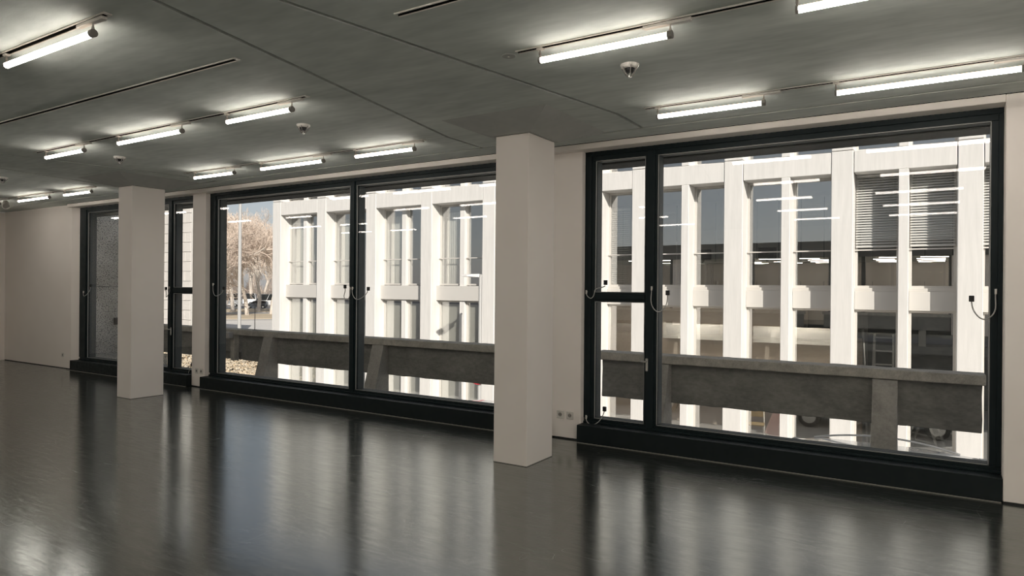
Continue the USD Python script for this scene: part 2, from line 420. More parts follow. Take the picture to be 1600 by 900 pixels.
# window wall: painted piers, beam over the windows
wb = struct('wall_back')
part(wb, 'lintel', bx(-13.82, 0.43, 6.33, 6.66, 3.04, CZ, .004), M['wall'])
for a, b in ((-10.02, -9.68), (-3.52, -3.17)):
    part(wb, 'pier', bx(a, b, 6.425, 6.66, 0.014, 3.04, .004), M['wall'])
part(wb, 'wall_panel', flat(Polygon([(WX0, 6.415), (-13.82, 6.415), (-13.70, 6.53), (-13.70, 6.66), (WX0, 6.66)]), 0.014, CZ), M['wall'])
part(wb, 'wall_panel', bx(0.43, 2.2, 6.33, 6.66, 0.014, CZ, .006), M['wall'])
part(wb, 'wall_panel', bx(5.9, WX1, 6.33, 6.66, 0.014, CZ, .006), M['wall'])
part(wb, 'lintel', bx(2.2, 5.9, 6.33, 6.66, 3.04, CZ, .004), M['wall'])
part(struct('trim_2'), 'outside_lintel', bx(-17, WX1, 6.665, 6.96, 2.925, 3.55, .006), M['lintel_out'])
wl = struct('wall_left'); part(wl, 'wall_panel', bx(WX0 - .2, WX0, WY0, 6.66, 0, CZ), M['wall'])
wr = struct('wall_right'); part(wr, 'wall_panel', bx(WX1, WX1 + .2, WY0, 6.66, 0, CZ), M['wall'])
wf = struct('wall_front'); part(wf, 'wall_panel', bx(WX0, WX1, WY0 - .2, WY0, 0, CZ), M['wall'])
bb = struct('shadow_strip_back')
for a, b, y in ((-10.02, -9.68, 6.428), (-3.52, -3.17, 6.428), (WX0, -13.82, 6.418), (0.43, 2.2, 6.333), (5.9, WX1, 6.333)):
    part(bb, 'painted_shadow_gap', bx(a + .002, b - .002, y, y + .05, 0.0, 0.014), M['dark'])  # black strip stands in for the shade in the gap under the walls
tr = struct('trim_1')
for a, b in ((-13.80, -10.03), (-9.67, -3.53), (-3.16, 0.42)):
    part(tr, 'sealant_strip', bx(a, b, 6.322, 6.341, 0.0, 0.007, .002), M['sealant'])


def window(n, x0, x1, g0, g1, mull=(), vent=None, plinth=True):
    """x0..x1 the opening, g0..g1 the outer glass edges, mull the (left, right) of the mullion, vent 'l' or 'r' the opening casement."""
    w = struct(f'window_{n}')
    FY0, FY1, GY = 6.50, 6.655, 6.53
    zs, zh = 0.235, 2.945
    part(w, 'plinth', bx(x0, x1, 6.341, 6.655, 0.0, 0.183, .004), M['plinth'])
    part(w, 'frame_sill', [bx(x0, x1, FY0 + .012, FY1, 0.183, zs, .003), bx(x0, x1, FY0 - .006, FY0 + .05, 0.183, 0.203, .003)], M['frame'])
    part(w, 'frame_head', [bx(x0, x1, FY0, FY0 + .06, 2.995, 3.06, .003), bx(x0, x1, FY0 + .014, FY1, zh, 3.06, .003)], M['frame'])
    part(w, 'frame_jamb', [bx(x0, g0 - .045, FY0, FY1, zs, zh + .05, .003), bx(g0 - .05, g0, FY0 + .014, FY1, zs, zh, .003)], M['frame'])
    part(w, 'frame_jamb', [bx(g1 + .045, x1, FY0, FY1, zs, zh + .05, .003), bx(g1, g1 + .05, FY0 + .014, FY1, zs, zh, .003)], M['frame'])
    lights = []
    if mull:
        a, b = mull
        part(w, 'mullion', [bx(a, b, FY0 + .012, FY1, zs, zh, .003), bx(a + .028, b - .028, FY0 - .004, FY0 + .03, 0.203, 3.0, .003)], M['frame'])
        lights = [(g0, a), (b, g1)]
    else:
        lights = [(g0, g1)]
    for i, (a, b) in enumerate(lights):
        tall = [(zs, zh)]
        if (vent == 'l' and i == 0) or (vent == 'r' and i == len(lights) - 1):
            s = .030                                            # the casement's own sash stands a little proud of the frame
            part(w, 'transom', [bx(a, b, FY0 + .012, FY1, 1.467, 1.562, .003), bx(a, b, FY0 - .004, FY0 + .03, 1.492, 1.538, .003)], M['frame'])
            tall = [(zs, 1.467), (1.562, zh)]
        for z0, z1 in tall:
            part(w, 'pane', bx(a - .008, b + .008, GY, GY + .024, z0 - .008, z1 + .008), M['glass'])
            part(w, 'glazing_bead', [bx(a, a + .007, GY - .016, GY - .001, z0, z1), bx(b - .007, b, GY - .016, GY - .001, z0, z1),
                                     bx(a, b, GY - .016, GY - .001, z1 - .007, z1), bx(a, b, GY - .016, GY - .001, z0, z0 + .007)], M['bead'])
            e = .028
            part(w, 'outer_frame', [bx(a - .02, a + .004, GY + .026, FY1 + .012, z0, z1), bx(b - .004, b + .02, GY + .026, FY1 + .012, z0, z1),
                                    bx(a, b, GY + .026, FY1 + .012, z1 - .004, z1 + .02), bx(a, b, GY + .026, FY1 + .012, z0 - .02, z0 + .004)], M['frame_out'])
    if vent:
        hx = mull[0] + .035 if vent == 'l' else mull[1] - .03
        h = part(w, 'window_handle', [bx(hx - .013, hx + .013, 6.486, 6.50, .775, .905, .004)], M['steel'])
        part(h, 'lever', [cyl((hx, 6.47, .872), (hx, 6.492, .872), .009, 10), bx(hx - .055, hx + .008, 6.452, 6.468, .862, .882, .005)], M['steel'])
    return w


window(1, -3.17, 0.43, -3.055, 0.352, (-2.503, -2.375), 'l')
window(2, -9.68, -3.52, -9.50, -3.66, (-6.642, -6.524))
window(3, -13.70, -10.02, -13.43, -10.14, (-10.83, -10.68), 'r')
window(4, 2.2, 5.9, 2.36, 5.74, (4.0, 4.12))  # out of view at the right; its daylight reaches the pillar side

# pillars with their flared heads
for i, cx in enumerate(PIL):
    lab = ['white square pillar with flared head between the middle and right-hand windows', 'white square pillar farther off, in front of the far window'][i]
    p = thing('pillar', lab, 'pillar', (cx, 5.445, 0), kind='thing')
    hx = .1775
    part(p, 'shaft', bx(cx - hx, cx + hx, 5.21, 5.685, 0.0, 2.99, .004), M['wall'])
    part(p, 'shaft_base', bx(cx - hx - .001, cx + hx + .001, 5.209, 5.686, 0.0, .006), M['sealant'])
    cc = cx + .0275
    b0 = [(cx - hx - .03, 5.18, 2.992), (cx + hx + .03, 5.18, 2.992), (cx + hx + .03, 5.715, 2.992), (cx - hx - .03, 5.715, 2.992)]
    b1 = [(x, y, 3.008) for x, y, _ in b0]
    t = [(cc - .54, 4.82, CZ), (cc + .54, 4.82, CZ), (cc + .54, 5.99, CZ), (cc - .54, 5.99, CZ)]
    part(p, 'capital', hull(b0 + b1 + t), M['capital'])

# ------------------------------------------------------------------ light tracks and tube lamps
SHORT, LONG = 0.84, 1.09


def track(x0, x1, y, label, group=None):
    t = thing('light_track', label, 'track', (x0, y, CZ), group=group)
    w = .017
    part(t, 'channel', [bx(x0, x1, y - w, y - w + .003, CZ - .004, CZ + .026), bx(x0, x1, y + w - .003, y + w, CZ - .004, CZ + .026), bx(x0, x1, y - w, y + w, CZ + .026, CZ + .029)], M['dark'])
    part(t, 'flange', bx(x0, x1, y - w - .008, y - w + .002, CZ - .008, CZ - .0005, .001), M['white_metal'])
    part(t, 'flange', bx(x0, x1, y + w - .002, y + w + .008, CZ - .008, CZ - .0005, .001), M['white_metal'])
    part(t, 'end_cap', bx(x1 - .004, x1 + .02, y - w - .006, y + w + .006, CZ - .008, CZ - .0005, .001), M['white_metal'])
    return t


bayname = ['over the right-hand window bay', 'over the middle bay', 'over the far left bay']
rowname = {5.35: 'row nearest the windows', 3.66: 'second row from the windows', 1.98: 'third row from the windows', 0.29: 'fourth row from the windows', -1.40: 'fifth row from the windows'}
for i, (a, b, y) in enumerate(slots):
    bay = i // 6
    if y == 2.82:
        lab = 'empty dark slot track without lamps in the ceiling ' + bayname[bay]
    else:
        lab = 'ceiling light track ' + bayname[bay] + ', ' + rowname[y]
    if y < .5 and bay == 2:
        continue
    track(a, b, y, lab)


def make_lamp(L, label, group, loc):
    t = thing('tube_light', label, 'ceiling light', loc, group=group)
    r = .0195
    def shell(a0, a1, n):
        a = np.radians(np.linspace(a0, a1, n))
        V = np.array([(x, r * math.cos(q), r * math.sin(q)) for x in (-L / 2 + .012, L / 2 - .016) for q in a])
        return trimesh.Trimesh(V, [t for i in range(n - 1) for t in ((i, n + i, n + i + 1), (i, n + i + 1, i + 1))][::1], process=False)
    part(t, 'tube', shell(148, 392, 18), M['tube'], smooth=True, local=True)
    part(t, 'dim_top_shell', shell(32, 148, 9), M['tube_back'], smooth=True, local=True)  # top of the tube glows dimmer and warmer to soften ceiling hot spots
    part(t, 'end_cap', cyl((L / 2 - .016, 0, 0), (L / 2 + .010, 0, 0), r + .003, 20), M['cap'], smooth=40, local=True)
    part(t, 'end_cap', cyl((-L / 2 - .002, 0, 0), (-L / 2 + .012, 0, 0), r + .0015, 20), M['cap'], smooth=40, local=True)
    dz = CZ - loc[2]
    part(t, 'stem', [cyl((L / 2 - .002, 0, r), (L / 2 - .002, 0, dz - .012), .0042, 10), cyl((L / 2 - .002, 0, r - .002), (L / 2 - .002, 0, r + .024), .011, 12, .0045)], M['white_metal'], smooth=40, local=True)
    part(t, 'stem', [cyl((-L / 2 + .004, 0, r), (-L / 2 + .004, 0, dz - .008), .0042, 10), bx(-L / 2 - .002, -L / 2 + .010, -.007, .007, .030, .05, .002)], M['cap'], smooth=40, local=True)
    part(t, 'adapter', [bx(L / 2 - .16, L / 2 + .12, -.0165, .0165, dz - .028, dz - .009, .003)], M['white_metal'], local=True)
    part(t, 'clip', bx(-L / 2 - .016, -L / 2 + .026, -.015, .015, dz - .022, dz - .008, .002), M['white_metal'], local=True)
    return t


lamps = [  # centre x, row, long?, label
    (-1.688, 3.66, 0, 'short tube light over the right-hand window bay, second track in, beside a detector'),
    (-0.07, 3.66, 1, 'tube light cut off by the top of the picture, over the right-hand bay'),
    (-1.541, 5.35, 0, 'short tube light nearest the right-hand window, right of the near pillar head'),
    (-0.087, 5.35, 1, 'long tube light nearest the right-hand window, at the right end of its track'),
    (-4.97, 5.35, 0, 'short tube light left of the near pillar head, close to the middle window'),
    (-6.427, 5.35, 1, 'long tube light above the middle window, middle of three on its track'),
    (-7.90, 5.35, 0, 'short tube light above the middle window, leftmost of three on its track'),
    (-12.81, 5.35, 1, 'long tube light far off in the left corner, near the spotlight'),
    (-14.50, 5.35, 0, 'short tube light cut by the left edge of the view, behind the spotlight'),
    (-11.36, 5.35, 0, 'short tube light just left of the far pillar head'),
    (-6.43, 3.66, 1, 'long tube light on the second track, middle of three over the middle bay'),
    (-4.81, 3.66, 0, 'short tube light at the end of the second track, beside a small detector'),
    (-8.06, 3.66, 0, 'short tube light on the second track, leftmost of three over the middle bay'),
    (-4.59, 1.98, 1, 'large near tube light in the upper left corner of the view'),
]
nth = {5.35: 'first', 3.66: 'second', 1.98: 'third', 0.29: 'fourth', -1.40: 'fifth'}
REFL, SIDE = 'mirrored tube lights', 'unseen tube lights right of the view'
group_of = {}
def extra(x, y, lg, lab, g):
    group_of[lab] = g
    lamps.append((x, y, lg, lab))
for y in ROWS[2:]:
    extra(-0.24, y, 1, f'long tube light over the right-hand bay, {nth[y]} row from the windows, mirrored in the glass', REFL)
    extra(-2.02, y, 0, f'short tube light over the right-hand bay, {nth[y]} row from the windows, mirrored in the glass', REFL)
    extra(-7.97, y, 0, f'left short tube light over the middle bay, {nth[y]} row from the windows, mirrored', REFL)
    extra(-6.43, y, 1, f'long tube light over the middle bay, {nth[y]} row from the windows, mirrored', REFL)
    if y != 1.98:
        extra(-4.85, y, 0, f'right short tube light over the middle bay, {nth[y]} row from the windows, mirrored', REFL)
lamps = [l for l in lamps if not (l[0] == -6.43 and l[1] == 1.98)]
for y in ROWS[1:4]:
    extra(-12.8, y, 1, f'long tube light over the far left bay, {nth[y]} row from the windows, mirrored', REFL)
    extra(-11.2, y, 0 if y < 2 else 1, f'right tube light over the far left bay, {nth[y]} row from the windows, mirrored', REFL)
for y in ROWS:  # unseen lamps right of the view, placed to light the pillar's right side
    for n_, x in (('nearest', 1.6), ('second', 2.9), ('third', 4.2), ('farthest', 5.5)):
        extra(x, y, 1, f'{n_} unseen long tube light past the right picture edge, {nth[y]} row from the windows', SIDE)
protos = {}
LZ = 3.017
for x, y, lg, lab in lamps:
    g = group_of.get(lab, 'tube lights under the ceiling')
    if lg not in protos:
        protos[lg] = make_lamp(LONG if lg else SHORT, lab, g, (x, y, LZ))
    else:
        dup(protos[lg], (x, y, LZ), 0, lab, g)

# spotlight at the far end of the window-side track
s = thing('spotlight', 'white track spotlight in the far left corner under the ceiling', 'spotlight', (-13.86, 5.35, CZ))
part(s, 'adapter', bx(-13.93, -13.73, 5.332, 5.368, CZ - .03, CZ - .009, .003), M['white_metal'])
part(s, 'stem', cyl((-13.86, 5.35, CZ - .02), (-13.86, 5.35, CZ - .075), .008, 10), M['white_metal'], smooth=40)
h = part(s, 'housing', cyl((-13.90, 5.37, CZ - .02 - .055), (-13.72, 5.31, CZ - .15), .045, 20, .058), M['white_metal'], smooth=40)
part(h, 'lens', cyl((-13.722, 5.3105, CZ - .1488), (-13.716, 5.309, CZ - .152), .05, 20), M['cap'], smooth=40)

# detectors hanging on the ceiling
spots = [(-1.754, 4.255, 'cone-shaped ceiling detector right of the near pillar, below the short tube light'),
         (-5.001, 4.303, 'small cone-shaped ceiling detector left of the near pillar head, over the middle bay'),
         (-8.134, 4.287, 'small cone-shaped ceiling detector in front of the far pillar head'),
         (-11.168, 4.276, 'tiny cone-shaped ceiling detector at the left edge of the view')]
det = None
for x, y, lab in spots:
    if det is None:
        det = thing('smoke_detector', lab, 'smoke detector', (x, y, CZ), group='smoke detectors on the ceiling')
        part(det, 'base', lathe([(0, 0), (.062, 0), (.062, -.008), (.056, -.020), (.044, -.028), (0, -.028)][::-1], 32), M['white_metal'], smooth=35, local=True)
        part(det, 'chamber', lathe([(0, -.027), (.037, -.027), (.030, -.046), (.022, -.056), (0, -.056)][::-1], 24), M['dark'], smooth=35, local=True)
        for k in range(6):
            a = k * PI / 3
            c, sn = math.cos(a), math.sin(a)
            part(det, 'cage_rib', tube([(.058 * c, .058 * sn, -.016), (.040 * c, .040 * sn, -.047), (.014 * c, .014 * sn, -.080)], .0034, 6), M['cap'], smooth=True, local=True)
        part(det, 'tip', lathe([(0, -.055), (.011, -.055), (.015, -.076), (.011, -.086), (0, -.086)][::-1], 16), M['steel'], smooth=35, local=True)
    else:
        dup(det, (x, y, CZ), 0, lab)
cd = thing('ceiling_disc', 'small flat white cover disc in the ceiling beside the light track end', 'cover plate', (-2.356, 3.694, CZ))
part(cd, 'plate', lathe([(0, 0), (.045, 0), (.043, -.006), (0, -.007)][::-1], 28), M['capital'], smooth=35, local=True)
part(cd, 'screw', lathe([(0, -.006), (.008, -.006), (.007, -.011), (0, -.011)][::-1], 14), M['white_metal'], smooth=35, local=True)

# sockets
sock = None
for x, y, lab in ((-3.404, 6.425, 'white wall socket between the windows behind the near pillar, left of the pair'),
                  (-3.289, 6.425, 'white wall socket between the windows behind the near pillar, right of the pair'),
                  (-9.874, 6.425, 'small wall socket beside the far pillar, left of the pair'),
                  (-9.755, 6.425, 'small wall socket beside the far pillar, right of the pair'),
                  (-14.11, 6.415, 'single wall socket low on the far left wall')):
    if sock is None:
        sock = thing('wall_socket', lab, 'socket', (x, y, .255), group='wall sockets')
        part(sock, 'cover_plate', bx(-.041, .041, -.011, 0, -.041, .041, .004), M['white_metal'], local=True)
        d = trimesh.creation.cylinder(.021, .0016, sections=20); d.apply_transform(trimesh.transformations.rotation_matrix(PI / 2, [1, 0, 0])); d.apply_translation([0, -.0115, 0])
        w_ = part(sock, 'socket_well', d, M['cap'], local=True)
        part(w_, 'contact', [cyl((sx, -.0118, 0), (sx, -.013, 0), .0035, 8) for sx in (-.0095, .0095)], M['dark'], local=True)
    else:
        dup(sock, (x, y, .255), 0, lab)

# alarm contact wires on the panes
wires = [
    ('grey loop of alarm wire at the foot of the small casement, right-hand window', [(-3.13, .235), (-3.115, .195), (-3.07, .173), (-3.0, .20), (-2.955, .27), (-2.935, .325)], (-2.935, .345)),
    ('grey alarm wire on the upper casement pane of the right-hand window', [(-3.14, 1.555), (-3.125, 1.52), (-3.085, 1.50), (-3.05, 1.54), (-3.04, 1.585), (-3.0, 1.61), (-2.94, 1.63)], (-2.935, 1.665)),
    ('grey U-shaped alarm wire hanging right of the mullion of the right-hand window', [(-2.42, 1.60), (-2.425, 1.50), (-2.40, 1.41), (-2.345, 1.375), (-2.29, 1.41), (-2.268, 1.49), (-2.265, 1.54)], (-2.265, 1.565)),
    ('grey U-shaped alarm wire at the right edge of the right-hand window', [(.385, 1.595), (.385, 1.50), (.365, 1.42), (.31, 1.385), (.255, 1.43), (.232, 1.50), (.23, 1.53)], (.23, 1.545)),
    ('alarm wire loop left of the mullion of the middle window', [(-6.605, 1.565), (-6.61, 1.48), (-6.655, 1.425), (-6.71, 1.46), (-6.725, 1.53), (-6.73, 1.58)], (-6.73, 1.60)),
    ('alarm wire loop right of the mullion of the middle window', [(-6.56, 1.57), (-6.55, 1.49), (-6.49, 1.435), (-6.40, 1.45), (-6.335, 1.51), (-6.31, 1.555)], (-6.305, 1.575)),
    ('alarm wire loop at the left edge of the middle window', [(-9.57, 1.61), (-9.56, 1.50), (-9.50, 1.44), (-9.42, 1.47), (-9.36, 1.53)], (-9.345, 1.56)),
    ('alarm wire loop beside the mullion of the far window, next to the far pillar', [(-10.75, 1.55), (-10.77, 1.45), (-10.83, 1.405), (-10.885, 1.44), (-10.90, 1.52)], (-10.90, 1.545)),
    ('alarm wire with black tab low on the casement of the far window', [(-10.09, .23), (-10.12, .165), (-10.19, .17), (-10.21, .24), (-10.17, .30)], (-10.16, .325)),
    ('alarm wire at the left edge of the far window by the rough wall', [(-13.52, 1.45), (-13.50, 1.385), (-13.44, 1.395), (-13.37, 1.47), (-13.335, 1.55)], (-13.33, 1.58)),
]
for lab, pts, (bx_, bz_) in wires:
    w_ = thing('alarm_wire', lab, 'cable', (pts[0][0], 6.5, pts[0][1]), group='alarm wires on the window panes')
    p3 = [(x, 6.483 if i < len(pts) - 2 else 6.512, z) for i, (x, z) in enumerate(pts)]
    part(w_, 'wire', tube(p3, .0052, 8), M['cable'], smooth=True)
    part(w_, 'contact_tab', bx(bx_ - .018, bx_ + .018, 6.504, 6.5295, bz_ - .024, bz_ + .024, .003), M['dark'])
    x, z = pts[0]
    part(w_, 'plug', cyl((x, 6.483, z - .012), (x, 6.483, z + .03), .009, 10), M['white_metal'], smooth=40)
    part(w_, 'clamp', bx(x - .007, x + .007, 6.485, 6.512, z + .004, z + .02, .001), M['white_metal'])

# ------------------------------------------------------------------ outside: ground
GZ = -2.6
gr = struct('ground')
part(gr, 'asphalt', bx(-400, 120, 6.9, 500, GZ - .5, GZ), M['asphalt'])
def band(d0, d1, w=420, th=0.03):
    """A strip of ground lying across the line of sight past the left end of the office building."""
    n = np.array([-0.80, 0.60]); t = np.array([0.60, 0.80]); o = np.array([0.0, 0.0])
    return flat(Polygon([o + n * d0 - t * 60, o + n * d1 - t * 60, o + n * d1 + t * w, o + n * d0 + t * w]).intersection(sbox(-400, 34, 119, 480)), GZ, GZ + th)
rd = struct('pavement'); part(rd, 'pavement_strip', band(60, 88, th=.02), M['pave'])
lw = struct('lawn'); part(lw, 'grass_strip', band(92, 108, th=.05), M['lawn'])
part(lw, 'grass_strip', band(116, 132, th=.06), M['lawn'])
le = struct('ledge')
part(le, 'slab', bx(-13.3, WX1, 6.66, 8.1, -.62, -.35), M['parapet'])
part(le, 'house_wall', bx(-16, WX1, 6.62, 6.82, GZ, -.62), M['parapet'])

# dry ground cover on the ground left of the office building, sunlit
NL = 22000
pxs, dps = rng.uniform(228, 428, NL), rng.uniform(24.5, 47, NL) 
dirs = fw[None, :2] + RR[None, :2] * ((pxs - 800) / F_PX)[:, None]
ctr = dirs * dps[:, None]
ok = (ctr[:, 0] < -22.6) & (ctr[:, 1] > 11.0) & ((ctr[:, 1] < 23.3) | (ctr[:, 0] > -37.0))
ctr = ctr[ok]
hump = .18 + .42 * meshkit.noise(np.c_[ctr * 1.1, np.zeros(len(ctr))], 5)
cz = GZ + hump * (1 - .35 * rng.random(len(ctr)) ** 3)
nrm = rng.normal(0, .55, (len(ctr), 3)) + np.array([.25, -.35, .9]); nrm /= np.linalg.norm(nrm, axis=1)[:, None]
tu = np.cross(nrm, rng.normal(0, 1, (len(ctr), 3))); tu /= np.linalg.norm(tu, axis=1)[:, None]
tv = np.cross(nrm, tu)
ls = rng.uniform(.07, .14, len(ctr))[:, None]
c3 = np.c_[ctr, cz]
Vl = np.stack([c3 - tu * ls, c3 - tv * ls * .55, c3 + tu * ls, c3 + tv * ls * .55], 1).reshape(-1, 3)
Fl = (np.arange(len(ctr))[:, None, None] * 4 + np.array([[0, 1, 2], [0, 2, 3]])[None]).reshape(-1, 3)
gc = thing('ground_cover', 'dry beige ground cover of withered leaves seen under the parapet at the left', 'ground cover', (-28, 18, GZ), kind='stuff')
part(gc, 'leaves', trimesh.Trimesh(Vl, Fl, process=False), M['leaf'], kind='stuff')

# concrete parapets
def post(x0, x1, bottom=-.35):
    """Wedge post: its room-side face leans out towards the foot."""
    zt = .693
    sl = lambda z: 7.895 - (0.695 - z) * .27
    return prism_y([(8.02, bottom), (8.02, zt), (sl(zt), zt), (sl(bottom), bottom)], x0, x1)


def prism_y(poly_yz, x0, x1):
    m = trimesh.creation.extrude_polygon(Polygon(poly_yz), x1 - x0, engine='earcut')
    v = m.vertices.copy()
    m.vertices = np.c_[x0 + v[:, 2], v[:, 0], v[:, 1]]
    if m.volume < 0:
        m.invert()
    return m


def rough(m, amp, seed, target=.12):
    m = m.subdivide_to_size(target, max_iter=8) if hasattr(m, 'subdivide_to_size') else m
    m.merge_vertices()
    n = meshkit.noise(m.vertices * 9.0, seed)[:, None] - .5
    m.vertices = m.vertices + m.vertex_normals * n * amp
    return m


pr = thing('concrete_parapet', 'dark concrete parapet on two posts outside the right-hand window', 'parapet', (-1.64, 8.0, -.35))
part(pr, 'coping', rough(bx(-3.69, .40, 7.90, 8.16, .70, .803, .008), .008, 3), M['coping'])
part(pr, 'panel', rough(bx(-3.64, .375, 8.0, 8.12, .225, .703, .006), .010, 4), M['parapet'])
for a in (-.56, -2.95):
    part(pr, 'post', rough(post(a, a + .225), .008, 5), M['post'])
pl = thing('concrete_parapet', 'long dark concrete parapet with leaning posts outside the middle window', 'parapet', (-9.3, 8.0, -.35))
part(pl, 'coping', rough(bx(-14.34, -4.3, 7.90, 8.16, .69, .793, .008), .008, 6), M['coping'])
part(pl, 'panel', rough(bx(-10.2, -4.35, 8.0, 8.12, .222, .693, .006), .010, 7), M['parapet'])
part(pl, 'panel', rough(bx(-10.90, -10.215, 8.0, 8.12, .222, .693, .006), .010, 8), M['parapet'])
part(pl, 'panel', rough(bx(-14.34, -11.0, 8.0, 8.12, .36, .693, .006), .008, 8), M['parapet'])
part(pl, 'lower_panel', bx(-14.34, -11.0, 8.04, 8.12, .222, .362, .004), M['parapet'])
for a in (-10.165, -7.54, -4.93):
    part(pl, 'post', rough(post(a, a + .235), .008, 9 + int(-a)), M['post'])
an = thing('lightning_rod', 'thin dark rod standing on the parapet at the left', 'rod', (-10.62, 8.05, .79))
part(an, 'rod', cyl((-10.62, 8.05, .785), (-10.62, 8.05, 1.22), .007, 8, .004), M['dark'])
part(an, 'foot', bx(-10.65, -10.59, 8.02, 8.08, .785, .80), M['dark'])
cpost = thing('concrete_post', 'short weathered concrete post with box cap at a gap in the parapet', 'post', (-11.0, 7.84, .2))
part(cpost, 'shaft', rough(bx(-11.12, -11.0, 7.90, 8.0, .215, .688, .006), .008, 21, .06), M['coping'])
part(cpost, 'cap_box', bx(-11.26, -11.03, 7.80, 7.90, .63, .74, .006), M['lamp_grey'])

part(struct('ledge'), 'slab', bx(-14.36, -13.3, 6.67, 7.99, -.62, .2), M['pebbledash'])
# rough-cast wall beside it
rw = thing('roughcast_wall', 'grey rough-cast wall with a joint standing outside the far window', 'wall', (-14.5, 7.4, .16), kind='thing')
part(rw, 'core', bx(-14.60, -14.40, 6.68, 8.24, .12, 3.85), M['lintel_out'])
part(rw, 'wall_slab', bx(-14.62, -14.36, 6.67, 8.25, .14, 1.552, .006), M['pebbledash'])
part(rw, 'wall_slab', bx(-14.62, -14.36, 6.67, 8.25, 1.562, 3.9, .006), M['pebbledash'])
part(rw, 'conduit_box', bx(-14.36, -14.30, 7.47, 7.62, .78, .92, .006), M['dark'])

# ------------------------------------------------------------------ the office building across the street
P0, PITCH, PW = -22.055, 2.49, 0.465
FY = 17.5
NB = 12
ob = thing('office_building', 'white precast office building with deep piers across the street', 'building', (-8, 17.5, GZ))
TOP = 8.2
fac, mid = [], []
for k in range(NB + 1):
    x0 = P0 + k * PITCH; x1 = x0 + PW
    part(ob, 'pier', bx(x0, x1, FY, 18.2, GZ, 4.86, .012), M['facade'])
    part(ob, 'pier', bx(x0, x1, FY, 18.2, 4.872, TOP, .012), M['facade'])
    if k == NB:
        break
    a, b = x1, x0 + PITCH                     # the opening between two piers
    c = (a + b) / 2
    part(ob, 'spandrel', bx(a + .012, b - .012, FY + .012, 18.2, 4.343, 4.848, .01), M['facade'])
    part(ob, 'spandrel', bx(a + .012, b - .012, FY + .012, 18.2, 7.6, TOP, .01), M['facade'])
    left = k < 4
    my = 17.83 if left else FY + .004
    gy = 17.99 if left else 18.06            # glass line
    for z0, z1 in ((GZ, 4.343), (4.848, 7.6)):
        part(ob, 'mullion', bx(c - .10, c + .10, my, 18.2, z0, z1, .01), M['facade'])
    if left:
        part(ob, 'mid_panel', bx(a + .0, b - .0, 17.775, 17.829, 1.17, 1.655, .006), M['mid_panel'])
    for (p, q) in ((a, c - .10), (c + .10, b)):
        if not left:
            part(ob, 'mid_panel', bx(p + .004, q - .004, 17.93, 18.02, 1.157, 1.592, .006), M['mid_panel'])
            part(ob, 'sill_strip', bx(p, q, 17.97, 18.1, 1.592, 1.67, .004), M['alu'])
        sy = gy - .03
        for z0, z1 in ((1.67, 4.343), (-2.35, 1.165), (4.90, 7.6)):
            e = .055
            part(ob, 'window_frame', [bx(p, p + e, sy, gy + .05, z0, z1), bx(q - e, q, sy, gy + .05, z0, z1), bx(p + e, q - e, sy, gy + .05, z1 - e, z1), bx(p + e, q - e, sy, gy + .05, z0, z0 + e)], M['alu'])
            part(ob, 'window_pane', bx(p + e, q - e, gy, gy + .02, z0 + e, z1 - e), M['glass_far'])
        part(ob, 'guard_rail', bx(p, q, sy - .05, sy - .02, 2.55, 2.58), M['alu'])
        part(ob, 'base_panel', bx(p, q, 18.0, 18.2, GZ, -2.35), M['mid_panel'])
XA, XB = P0, P0 + NB * PITCH + PW
part(ob, 'end_wall', bx(XA, XA + .25, 18.2, 27.8, GZ, TOP), M['facade'])
part(ob, 'end_wall', bx(XB - .25, XB, 18.2, 27.8, GZ, TOP), M['facade'])
part(ob, 'back_wall', bx(XA, XB, 27.6, 27.85, GZ, TOP), M['room_wall'])
part(ob, 'roof', bx(XA, XB, 18.2, 27.6, TOP - .25, TOP), M['facade'])
for z0, z1 in ((1.12, 1.60), (4.36, 4.85)):
    part(ob, 'floor_slab', bx(XA + .25, XB - .25, 18.21, 27.6, z0, z1), M['room_floor'])
part(ob, 'floor_slab', bx(XA + .25, XB - .25, 18.21, 27.6, GZ, -2.42), M['room_floor'])
part(ob, 'inner_wall', bx(-21.7, XB - .25, 21.3, 21.4, 1.60, 4.36), M['room_wall'])
for i in range(24):                        # board seams on the rear wall of the upper rooms
    part(ob, 'seam', bx(-9.6 + i * .62, -9.585 + i * .62, 21.292, 21.30, 1.62, 4.3), M['room_dark'])
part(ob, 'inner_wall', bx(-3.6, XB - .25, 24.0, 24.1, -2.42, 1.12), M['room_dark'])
part(ob, 'inner_wall', bx(-22, -3.7, 20.4, 20.5, -2.42, 1.12), M['beige'])
for k in (2, 4, 5, 8):
    x = P0 + k * PITCH + PW / 2
    part(ob, 'partition', bx(x - .06, x + .06, 18.2, 21.3, 1.60, 4.36), M['room_wall'])
for k in (3, 5, 8):
    x = P0 + k * PITCH + PW / 2
    part(ob, 'partition', bx(x - .06, x + .06, 18.2, 24.0, -2.42, 1.12), M['room_wall'])
# boards seen just inside the lower windows of two bays
for k in (6, 7):
    a, b = P0 + k * PITCH + PW, P0 + (k + 1) * PITCH
    part(ob, 'fascia_board', bx(a, b, 18.75, 18.85, .21, .64), M['offwhite'])
    part(ob, 'beige_board', bx(a, b, 18.9, 18.95, -1.2, .2), M['beige'])
for k in (5, 6, 7):
    a, b = P0 + k * PITCH + PW, P0 + (k + 1) * PITCH
    part(ob, 'ceiling_lamp', bx(a + .3, b - .3, 18.30, 18.55, 1.108, 1.1185), M['unseen_office_lamp'])  # unseen from the room, placed to brighten the boards
